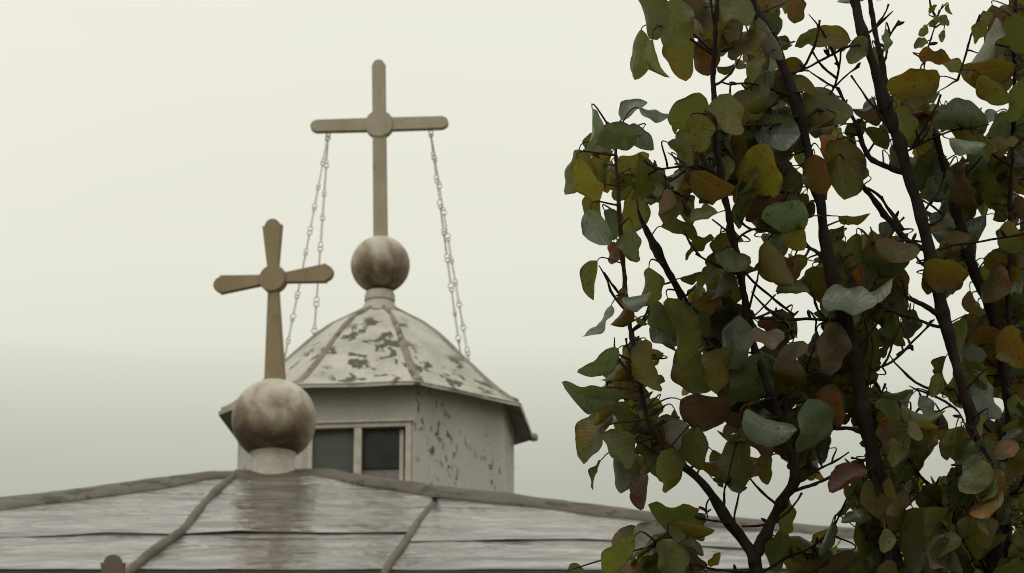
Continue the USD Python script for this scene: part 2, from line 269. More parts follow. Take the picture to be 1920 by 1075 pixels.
# ------------------------------------------------------------------ church: lantern
YL = 40.0; pm = FPX / (YL * math.cos(PITCH) + 10.87 * math.sin(PITCH))
XL = (709 - 960) / pm; ZL = at_y(712, 797, YL)[2]; AX = np.array([XL, YL, 0])
RE, RW = 304 / pm, 266 / pm
PHI = [math.radians(16.6 + 45 * k) for k in range(8)]
def rad(k): a = PHI[k % 8]; return np.array([math.sin(a), -math.cos(a), 0])
ZB = A[2] - 1.2
def hipz(t): return np.interp(t, [.08, .1, .2, .317, .42, .53, .64, .75, .85, .93, 1.0], [1.63, 1.60, 1.475, 1.325, 1.145, .915, .665, .43, .228, .092, .015])
wall_names = 0
for k in range(8):
    a, b = AX + rad(k) * RW, AX + rad(k + 1) * RW; ex = (b - a); W = np.linalg.norm(ex); ex /= W; nz = np.array([0, 0, 1.0]); ny = np.cross(nz, ex)  # ny points inwards or outwards
    mid = (a + b) / 2 - AX; ny = -mid / np.linalg.norm(mid)
    o = np.array([a[0], a[1], 0.0]); top = ZL + .13
    if k in (2, 3, 4, 7):                                                     # a two pane window to the churchyard; unseen back ones added to light the inside
        zt, zb = at_y(700, 792, YL - RW * .95)[2], at_y(700, 913, YL - RW * .95)[2]
        x0, x1 = W * .06, W * .975
        # the corner strips, the broad panel above and the strip below the opening
        t = cat_([fbox(o, ex, ny, nz, (0, 0, zt), (W, .10, top)), fbox(o, ex, ny, nz, (0, 0, ZB), (W, .10, zb)), fbox(o, ex, ny, nz, (0, 0, zb), (x0, .10, zt)), fbox(o, ex, ny, nz, (x1, 0, zb), (W, .10, zt))])
        obj('lantern_wall', t, M['wall_smooth'], church)
        f = .055; xm = x0 + (x1 - x0) * .485
        win = obj('window', cat_([fbox(o, ex, ny, nz, (x0, -.03, zt - f), (x1, .12, zt)), fbox(o, ex, ny, nz, (x0, -.03, zb), (x1, .12, zb + f)), fbox(o, ex, ny, nz, (x0, -.028, zb + f), (x0 + f, .12, zt - f)), fbox(o, ex, ny, nz, (x1 - f * 1.3, -.028, zb + f), (x1, .12, zt - f))]), M['trim'], church)
        obj('drip_moulding', fbox(o, ex, ny, nz, (x0 - .03, -.055, zt + .004), (x1 + .02, .02, zt + .035)), M['trim'], win)
        obj('mullion', fbox(o, ex, ny, nz, (xm - .05, -.022, zb + f), (xm + .045, .115, zt - f)), M['trim'], win)
        obj('pane', fbox(o, ex, ny, nz, (x0 + f, .055, zb + f), (xm - .05, .063, zt - f)), M['glass_dirty'], win)
        if k != 7:
            obj('pane', fbox(o, ex, ny, nz, (xm + .046, .055, zb + f), (x1 - f * 1.3, .063, zt - f)), M['glass_dirty'], win); continue
        obj('pane', fbox(o, ex, ny, nz, (xm + .046, .055, zb + f + .205), (x1 - f * 1.3 - .09, .061, zt - f)), M['glass'], win)
        # the inner sash standing a little open behind the right half, and the board across its foot
        obj('sash', cat_([fbox(o, ex, ny, nz, (x1 - f * 1.3 - .085, .05, zb + f), (x1 - f * 1.3 - .035, .10, zt - f - .03))]), M['trim'], win)
        obj('sill_board', fbox(o, ex, ny, nz, (xm + .046, .075, zb + f), (x1 - f * 1.3 - .001, .10, zb + f + .20)), M['sill'], win)
        obj('inner_post', fbox(o, ex, ny, nz, (xm + .17, .55, zb - .2), (xm + .24, .63, zt + .05)), M['dark'], win)
    else:
        g = np.zeros((14, 16, 3))
        for i, s in enumerate(np.linspace(0, 1, 14)):
            for j, z in enumerate(np.linspace(ZB, top, 16)): g[i, j] = o + ex * W * s + nz * z
        edge = np.ones((14, 16)); edge[[0, -1]] = 0; edge[:, [0, -1]] = 0
        g += ny * ((meshkit.fbm(g * 2.5, 3, 5) - .5) * .02 * edge)[..., None]
        obj('lantern_wall', slab(g, ny * .10), M['wall'], church, smooth=35)
# inside: dark boarded lining so that the open pane looks into a dark room
inner = trimesh.creation.cylinder(radius=RW * .80, height=1.0, sections=8); inner.vertices[:, 2] *= (ZL + .3 - ZB); inner.apply_translation((XL, YL, (ZL + .3 + ZB) / 2)); 
obj('inner_ceiling', lathe([(0, .0), (RW * .9, 0), (RW * .9, .05), (0, .05)], (XL, YL, ZL + .02), 8), M['lining'], church)
obj('inner_floor', lathe([(0, .0), (RW * .9, 0), (RW * .9, .05), (0, .05)], (XL, YL, ZB + .05), 8), M['lining'], church)
back = []
for k in range(8):
    if k in (2, 3, 4, 7): continue
    a, b = AX + rad(k) * (RW - .13), AX + rad(k + 1) * (RW - .13); g = np.stack([np.stack([a + [0, 0, ZB + .1], a + [0, 0, ZL + .02]]), np.stack([b + [0, 0, ZB + .1], b + [0, 0, ZL + .02]])]); back.append(slab(g, -rad(k) * .02))
obj('inner_lining', cat_(back), M['lining'], church)
ts = np.r_[np.linspace(.085, .75, 16), np.linspace(.79, 1.0, 8)]
for k in range(8):
    r0, r1 = rad(k), rad(k + 1); g = np.zeros((len(ts), 13, 3))
    for i, t in enumerate(ts):
        for j, s in enumerate(np.linspace(0, 1, 13)):
            g[i, j] = AX + (r0 * (1 - s) + r1 * s) * RE * t + [0, 0, ZL + hipz(t)]
            g[i, j, 2] += .05 * math.sin(math.pi * s) * t * (1 - t) * 1.2
    e = np.ones(g.shape[:2]); e[:, [0, -1]] = 0; e[[0]] = 0
    g[..., 2] += (meshkit.fbm(g * 2.6, 3, 21) - .5) * .06 * e
    obj('cupola_panel', slab(g, np.array([0, 0, -.028])), M['dome'], church, smooth=40)
    # the hip cap over the joint of two panels
    q = []
    for t in np.linspace(.09, .985, 30):
        hw = .030 + .042 * t; c0 = AX + r0 * RE * t + [0, 0, ZL + hipz(t)]
        sl = rad(k - 1); ed0 = (sl - r0) / np.linalg.norm(sl - r0); ed1 = (r1 - r0) / np.linalg.norm(r1 - r0)
        q.append([c0 + ed0 * hw + [0, 0, .012], c0 + ed0 * hw * .4 + [0, 0, .034], c0 + [0, 0, .040], c0 + ed1 * hw * .4 + [0, 0, .034], c0 + ed1 * hw + [0, 0, .012]])
    q = np.array(q); q[..., 2] += (meshkit.fbm(q * 4, 2, 3) - .5) * .02
    obj('hip_cap', slab(q, np.array([0, 0, -.03])), M['dome_hip'], church, smooth=60)
    # soffit from the eave edge back to the wall
    g = np.stack([np.stack([AX + r0 * RE * .985 + [0, 0, ZL - .022], AX + r1 * RE * .985 + [0, 0, ZL - .022]]), np.stack([AX + r0 * (RW - .05) + [0, 0, ZL + .10], AX + r1 * (RW - .05) + [0, 0, ZL + .10]])])
    obj('cupola_soffit', slab(g, np.array([0, 0, .012])), M['soffit'], church)
    # thin turned down edge of the eave
    a, b = AX + r0 * RE, AX + r1 * RE; ns = 9; g = np.zeros((ns, 2, 3))
    for i, s in enumerate(np.linspace(0, 1, ns)):
        p = a * (1 - s) + b * s; sag = (meshkit.noise(np.array([p[0] * 2, p[1] * 2, k]), 2) - .5) * .02
        g[i, 0] = p + [0, 0, ZL + .016]; g[i, 1] = p + [0, 0, ZL - .035 + sag]
    obj('eave_edge', slab(g, -(r0 + r1) / np.linalg.norm(r0 + r1) * .014), M['dome'], church)
tip = AX + rad(2) * (RE + .01) + [0, 0, ZL - .01]
obj('eave_knob', lathe([(0, -.05), (.05, -.04), (.06, 0), (.045, .05), (0, .055)], tip, 14), M['dome_hip'], church, smooth=True)
# neck, ball
zn0, zn1 = ZL + hipz(.1) - .055, at_y(712, 552, YL)[2]
obj('ball_neck', lathe([(0, zn0 - ZL), (.275, zn0 - ZL), (.255, zn0 - ZL + .05), (.21, zn1 - ZL - .15), (.195, zn1 - ZL - .125), (.195, zn1 - ZL - .105), (.21, zn1 - ZL - .10), (.205, zn1 - ZL - .02), (.185, zn1 - ZL + .03), (0, zn1 - ZL + .03)], (XL, YL, ZL), 28), M['trim'], church, smooth=35)
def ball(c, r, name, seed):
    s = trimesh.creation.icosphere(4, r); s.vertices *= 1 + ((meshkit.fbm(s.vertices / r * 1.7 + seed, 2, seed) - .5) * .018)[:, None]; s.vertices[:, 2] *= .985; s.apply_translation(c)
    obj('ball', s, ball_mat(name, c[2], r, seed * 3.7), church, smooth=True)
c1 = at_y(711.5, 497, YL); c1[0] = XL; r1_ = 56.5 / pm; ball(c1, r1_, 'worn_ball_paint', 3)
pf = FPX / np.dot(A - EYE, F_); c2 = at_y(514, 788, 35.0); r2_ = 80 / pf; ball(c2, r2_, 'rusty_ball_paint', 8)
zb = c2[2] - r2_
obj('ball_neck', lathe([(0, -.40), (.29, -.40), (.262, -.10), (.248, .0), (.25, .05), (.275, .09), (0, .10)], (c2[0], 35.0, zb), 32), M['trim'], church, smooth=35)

# ------------------------------------------------------------------ crosses
def extr(poly, depth, o, yaw, lean=0.0, bev=.008):
    """polygon in the cross's plane (x right, z up) with softened edges, standing at o and turned by yaw"""
    poly = poly.simplify(.001)
    layers = [trimesh.creation.extrude_polygon(poly.buffer(-bev), depth, engine='earcut'), trimesh.creation.extrude_polygon(poly, depth - 2 * bev, engine='earcut')]
    layers[0].apply_translation((0, 0, -depth / 2)); layers[1].apply_translation((0, 0, -depth / 2 + bev)); t = cat_(layers)
    v = t.vertices.copy(); v = np.c_[v[:, 0], v[:, 2], v[:, 1]]                     # plane -> xz, depth along y
    c, s = math.cos(lean), math.sin(lean); v = np.c_[v[:, 0] * c - v[:, 2] * s, v[:, 1], v[:, 0] * s + v[:, 2] * c]
    c, s = math.cos(yaw), math.sin(yaw); v = np.c_[v[:, 0] * c - v[:, 1] * s, v[:, 0] * s + v[:, 1] * c, v[:, 2]]
    t.vertices = v + o; t.invert(); return t
def bar(x0, x1, w0, w1, end=0):
    """a bar along +x from x0 to x1, half widths w0 and w1, with a rounded knob past its shoulders if end"""
    p = Polygon([(x0, -w0), (x1, -w1), (x1, w1), (x0, w0)])
    if end: p = unary_union([p, Point(x1 - end * .12, 0).buffer(end, 24)])
    return p
from shapely import affinity
def turn(p, deg): return affinity.rotate(p, deg, origin=(0, 0))
cv = math.cos(PITCH)
# tall cross on the lantern
hub = at_y(711.5, 234.5, YL); k = 1 / pm; kv = k / cv
base = np.array([XL, YL, c1[2] + r1_ - .02])
LEAN1 = math.atan2(XL - hub[0], hub[2] - base[2]); hub1 = hub
T1 = thing('roof_cross', 'tall straight-armed grey brown cross held by chains on the lantern ball', 'cross', loc=base)
Y1 = math.radians(-4); dn = hub[2] - base[2]
obj('upright', extr(unary_union([turn(bar(0, 118 * kv, 13 * k, 13 * k, 11.5 * k), 90), turn(bar(0, dn, 13 * k, 13.5 * k), -90)]), .105, hub, Y1, LEAN1), M['cross_grey'], T1, smooth=25)
obj('crossarm', extr(unary_union([bar(0, 124 * k, 13.3 * k, 12.6 * k, 11.5 * k), turn(bar(0, 124 * k, 13.3 * k, 12.6 * k, 11.5 * k), 180)]), .097, hub, Y1, math.radians(.2)), M['cross_grey'], T1, smooth=25)
obj('hub_disc', extr(Point(0, 0).buffer(27.5 * k, 32), .135, hub, Y1), M['cross_grey'], T1, smooth=25)
# flared cross on the front ball, and its lower twin over the porch
def flared(o, k, kv, yaw, dn, m_, label, seed, lean):
    T = thing('roof_cross', label, 'cross', loc=o - [0, 0, dn])
    e = 1 / math.cos(yaw)
    obj('upper_arm', extr(turn(bar(15 * kv, 103 * kv, 10 * k, 19.5 * k, 15 * k), 90), .085, o, yaw, lean), m_, T, smooth=25)
    obj('side_arm', extr(bar(15 * k * e, 103 * k * e, 9.5 * k, 18.5 * k, 15.5 * k), .081, o, yaw, lean), m_, T, smooth=25)
    obj('side_arm', extr(turn(bar(15 * k * e, 103 * k * e, 9.5 * k, 18.5 * k, 15.5 * k), 180), .081, o, yaw, lean), m_, T, smooth=25)
    obj('lower_arm', extr(turn(bar(15 * kv, dn, 10 * k, 20 * k), -90), .085, o, yaw, lean), m_, T, smooth=25)
    obj('hub_disc', extr(Point(0, 0).buffer(26.5 * k, 32), .13, o, yaw), m_, T, smooth=25)
    return T
hub = at_y(513, 524, 35.0); k = 1 / pf
flared(hub, k, k / cv, math.radians(-13), hub[2] - (c2[2] + r2_ - .02), M['cross_brown'], 'brown cross with flared arms on the rusty front ball', 1, math.atan2(c2[0] - hub[0], 1.2))
# small porch below the frame that carries the third cross
YP = 30.3; top3 = at_y(213, 1040, YP); k3 = 1 / (FPX / (np.dot(top3 - EYE, F_))); k3 *= 48 / 40
k3v = k3 / cv
hub3 = top3 - [0, 0, 116.5 * k3v]; d3 = 190 * k3v; zp = hub3[2] - d3
flared(hub3, k3, k3v, math.radians(2), d3, M['cross_dark'], 'dark brown cross tip showing above the roof edge, bottom left', 2, 0)
porch = thing('porch', 'small gabled porch below the front roof edge', 'porch', loc=(top3[0], YP, 0))
r3 = .42; s = trimesh.creation.icosphere(3, r3); s.apply_translation((top3[0], YP, zp - r3 + .02)); obj('ball', s, M['trim'], porch, smooth=True)
zr = zp - 2 * r3 + .05; px = top3[0]
for sg in (-1, 1):
    g = np.array([[[px, YP - .9, zr], [px, YE + .4, zr]], [[px + sg * 1.7, YP - .9, zr - 1.0], [px + sg * 1.7, YE + .4, zr - 1.0]]]); obj('porch_roof_slope', slab(g, np.array([0, 0, -.06])), M['batten'], porch)
    obj('post', box((px + sg * 1.4 - .09, YP - .7, 0), (px + sg * 1.4 + .09, YP - .52, zr - .9)), M['trim'], porch)
obj('gable', slab(np.array([[[px - 1.5, YP - .7, zr - .95], [px, YP - .7, zr - .07]], [[px + 1.5, YP - .7, zr - .95], [px + .01, YP - .7, zr - .07]]]), np.array([0, .06, 0])), M['plaster'], porch)

# ------------------------------------------------------------------ chains from the tall cross to the lantern roof
def ring(c, r, w, n1, up):
    a = np.cross(n1, up); a /= np.linalg.norm(a); th = np.linspace(0, 2 * np.pi, 15); P_ = np.array([c + r * (np.cos(t) * up + np.sin(t) * a) for t in th]); return tube(P_, w, 6, cap=False)
def oval(p, q, hw, w, side):
    d = q - p; pts = []
    for t in np.linspace(0, math.pi, 6): pts.append(q + side * hw * math.cos(t) + d / np.linalg.norm(d) * hw * math.sin(t))
    for t in np.linspace(math.pi, 2 * math.pi, 6): pts.append(p + side * hw * math.cos(t) + d / np.linalg.norm(d) * hw * math.sin(t))
    pts.append(pts[0]); return tube(np.array(pts), w, 6, cap=False)
def chain(sgn, k_hip, t_hip, label, seed, n):
    rr = random.Random(seed); a0 = hub1 + np.array([sgn * 99 / pm * math.cos(Y1), sgn * 99 / pm * math.sin(Y1) , -.10]) ; b0 = AX + rad(k_hip) * RE * t_hip + [0, 0, ZL + hipz(t_hip) + .04]
    T = thing('stay_chain', label, 'chain', loc=b0)
    d = b0 - a0; Ln = np.linalg.norm(d); d /= Ln; side = np.cross(d, F_); side /= np.linalg.norm(side); other = np.cross(d, side)
    pos = 0.0; i = 0
    def pt(s): x = min(max(s / Ln, 0), 1); return a0 + d * s + np.array([0, 0, -1.0]) * .05 * math.sin(math.pi * x)
    while pos < Ln - .05:
        for q in range(2):
            ax = side if (q + i) % 2 else other
            mixd = side * rr.uniform(.75, 1) + other * rr.uniform(.0, .55); mixd /= np.linalg.norm(mixd)
            r = rr.uniform(.022, .041); obj('ring', ring(pt(pos + r), r, .0062, np.cross(mixd, d), d), M['chain'], T, smooth=True); pos += 2 * r - .012
        ln = min(rr.uniform(.20, .31), Ln - pos)
        if ln < .05: break
        mixd = side * rr.uniform(.2, 1) + other * rr.uniform(.3, 1); mixd /= np.linalg.norm(mixd)
        obj('link', oval(pt(pos), pt(pos + ln - .01), .011, .0055, mixd), M['chain'], T, smooth=True); pos += ln; i += 1
chain(-1, 6, .60, 'outer left stay chain, running down behind the flared cross', 1, 9)
chain(-1, 5, .49, 'inner left stay chain of rings and links, vanishing behind the lantern roof', 2, 9)
chain(1, 2, .535, 'inner right stay chain, the steeper of the pair right of the tall cross', 3, 9)
chain(1, 1, .64, 'outer right stay chain, ending lowest on the lantern roof slope', 4, 9)

# ------------------------------------------------------------------ tree in front: stems, twigs, leaves
TD = 5.0                                                           # metres from the eye to the middle of the tree
def bark(name, a, b):
    n = {'g': ('geometry', {}), 'mp': ('mapping', {'scale': (1, 1, .4)}), 'n1': ('noise_texture', {'scale': 60.0, 'detail': 5.0, 'roughness': .65}), 'c1': ('mix_color', {'a': a, 'b': b}),
         'r': ('map_range', {'from_min': .35, 'from_max': .68, 'clamp': True}), 'n2': ('noise_texture', {'scale': 14.0, 'detail': 3.0}), 'r2': ('map_range', {'from_min': .58, 'from_max': .66, 'to_max': .6, 'clamp': True}),
         'c2': ('mix_color', {'b': (.036, .031, .024)}), 'bp': ('bump', {'strength': .5, 'distance': .004}), 'p': ('principled_bsdf', {'roughness': .85, 'specular_ior_level': .2})}
    return mat(name, n, [('g.position', 'mp.vector'), ('mp.vector', 'n1.vector'), ('n1.fac', 'r.value'), ('r.result', 'c1.fac'), ('g.position', 'n2.vector'), ('n2.fac', 'r2.value'), ('r2.result', 'c2.fac'), ('c1.result', 'c2.a'), ('c2.result', 'p.base_color'), ('n1.fac', 'bp.height'), ('bp.normal', 'p.normal')])
M['bark'] = bark('dark_bark', (.011, .007, .0055), (.032, .021, .016)); M['bark_red'] = bark('reddish_young_bark', (.030, .015, .012), (.05, .028, .021))
def leaf_mat(name, col, spot, vein, trans, tfac, spot_at=.60, rough=.46, spec=.45):
    n = {'uv': ('texture_coordinate', {}), 's': ('separate_xyz', {}), 'g': ('geometry', {}), 'oi': ('object_info', {}),
         # midrib and side veins in the leaf's own coordinates
         'v0': ('math', {'math_type': 'subtract', 'value2': .5}), 'va': ('math', {'math_type': 'absolute'}), 'mr': ('map_range', {'from_min': .012, 'from_max': .035, 'to_min': 1.0, 'to_max': 0.0, 'clamp': True}),
         'sl': ('math', {'math_type': 'multiply_add', 'value2': -.55}), 'k': ('math', {'math_type': 'multiply', 'value2': 7.5}), 'fr': ('math', {'math_type': 'fraction'}), 'pp': ('math', {'math_type': 'subtract', 'value2': .5}), 'pa': ('math', {'math_type': 'absolute'}),
         'sr': ('map_range', {'from_min': .04, 'from_max': .10, 'to_min': .55, 'to_max': 0.0, 'clamp': True}), 'vm': ('math', {'math_type': 'maximum'}),
         'hv': ('map_range', {'to_min': .475, 'to_max': .52}), 'vv': ('map_range', {'to_min': .72, 'to_max': 1.3}), 'rw': ('white_noise_texture', {'dimensions': '1D'}), 'hs': ('hsv', {'color': col}),
         'n1': ('noise_texture', {'scale': 16.0, 'detail': 4.0, 'roughness': .6}), 'r1': ('map_range', {'from_min': spot_at - .10, 'from_max': spot_at + .04, 'clamp': True}),
         'c1': ('mix_color', {'b': spot}), 'c2': ('mix_color', {'b': vein}), 'vf': ('math', {'math_type': 'multiply', 'value2': .36}),
         'n2': ('noise_texture', {'scale': 90.0, 'detail': 3.0}), 'hm': ('math', {'math_type': 'multiply_add', 'value2': -1.2}), 'bp': ('bump', {'strength': .45, 'distance': .002}),
         'em': ('map_range', {'from_min': .36, 'from_max': .5, 'clamp': True}), 'en': ('noise_texture', {'scale': 34.0, 'detail': 3.0}), 'er': ('map_range', {'from_min': .42, 'from_max': .62, 'clamp': True}), 'ef': ('math', {'math_type': 'multiply'}),
         'sn': ('noise_texture', {'scale': 130.0, 'detail': 2.0}), 'sk': ('map_range', {'from_min': .655, 'from_max': .69, 'to_max': .8, 'clamp': True}), 'ex': ('math', {'math_type': 'maximum'}), 'c3': ('mix_color', {'b': (.045, .026, .014)}),
         'p': ('principled_bsdf', {'roughness': rough, 'specular_ior_level': spec}), 't': ('translucent_bsdf', {}), 'tm': ('mix_color', {'blend_type': 'multiply', 'fac': 1.0, 'b': trans, 'use_clamp': False}), 'm': ('mix_closure', {'fac': tfac})}
    l = [('uv.UV', 's.vector'), ('s.y', 'v0.value1'), ('v0.value', 'va.value1'), ('va.value', 'mr.value'), ('va.value', 'sl.value1'), ('s.x', 'sl.value3'), ('sl.value', 'k.value1'), ('k.value', 'fr.value1'), ('fr.value', 'pp.value1'), ('pp.value', 'pa.value1'), ('pa.value', 'sr.value'),
         ('mr.result', 'vm.value1'), ('sr.result', 'vm.value2'), ('oi.random', 'hv.value'), ('oi.random', 'rw.w'), ('rw.value', 'vv.value'), ('hv.result', 'hs.hue'), ('vv.result', 'hs.value'),
         ('g.position', 'n1.vector'), ('n1.fac', 'r1.value'), ('r1.result', 'c1.fac'), ('hs.color', 'c1.a'), ('va.value', 'em.value'), ('g.position', 'en.vector'), ('en.fac', 'er.value'), ('em.result', 'ef.value1'), ('er.result', 'ef.value2'), ('g.position', 'sn.vector'), ('sn.fac', 'sk.value'), ('ef.value', 'ex.value1'), ('sk.result', 'ex.value2'), ('c1.result', 'c3.a'), ('ex.value', 'c3.fac'), ('vm.value', 'vf.value1'), ('vf.value', 'c2.fac'), ('c3.result', 'c2.a'), ('c2.result', 'p.base_color'),
         ('g.position', 'n2.vector'), ('vm.value', 'hm.value1'), ('n2.fac', 'hm.value3'), ('hm.value', 'bp.height'), ('bp.normal', 'p.normal'),
         ('c3.result', 'tm.a'), ('tm.result', 't.color'), ('p.BSDF', 'm.closure1'), ('t.BSDF', 'm.closure2')]
    return mat(name, n, l, surface='m.closure')
LM = {'g': leaf_mat('leaf_green', (.096, .106, .030), (.135, .102, .026), (.14, .14, .06), (1.55, 1.5, .8), .44), 'd': leaf_mat('leaf_dark_green', (.060, .070, .027), (.09, .076, .025), (.09, .095, .045), (1.4, 1.4, .8), .36),
      'b': leaf_mat('leaf_grey_green', (.095, .12, .075), (.075, .09, .045), (.16, .175, .125), (1.2, 1.25, .6), .30, rough=.38, spec=.7), 'y': leaf_mat('leaf_yellow_green', (.118, .105, .020), (.12, .070, .018), (.19, .165, .06), (1.6, 1.5, .7), .48),
      'o': leaf_mat('leaf_orange', (.155, .070, .018), (.075, .062, .018), (.20, .12, .05), (1.5, 1.2, .7), .40, spot_at=.52), 'r': leaf_mat('leaf_red_brown', (.085, .040, .022), (.062, .045, .02), (.13, .07, .045), (1.4, 1.0, .8), .34),
      'm': leaf_mat('leaf_maroon', (.038, .014, .013), (.06, .025, .018), (.06, .03, .025), (1.4, 1.0, 1.0), .28), 'w': leaf_mat('leaf_brown', (.085, .062, .038), (.055, .038, .022), (.13, .10, .065), (1.4, 1.2, .8), .36),
      'p': leaf_mat('leaf_pale_underside', (.22, .215, .165), (.15, .14, .10), (.27, .26, .20), (1.0, 1.0, .8), .25)}
NAMED = {'o': 'orange leaf', 'r': 'red brown leaf', 'm': 'dark maroon leaf', 'p': 'pale silvery leaf', 'y': 'yellowing leaf', 'w': 'brown withered leaf'}
tree = thing('fruit_tree', 'tree with round green, yellow and orange autumn leaves in front of the church', 'tree', loc=at_d(1560, 2500, TD) * [1, 1, 0])
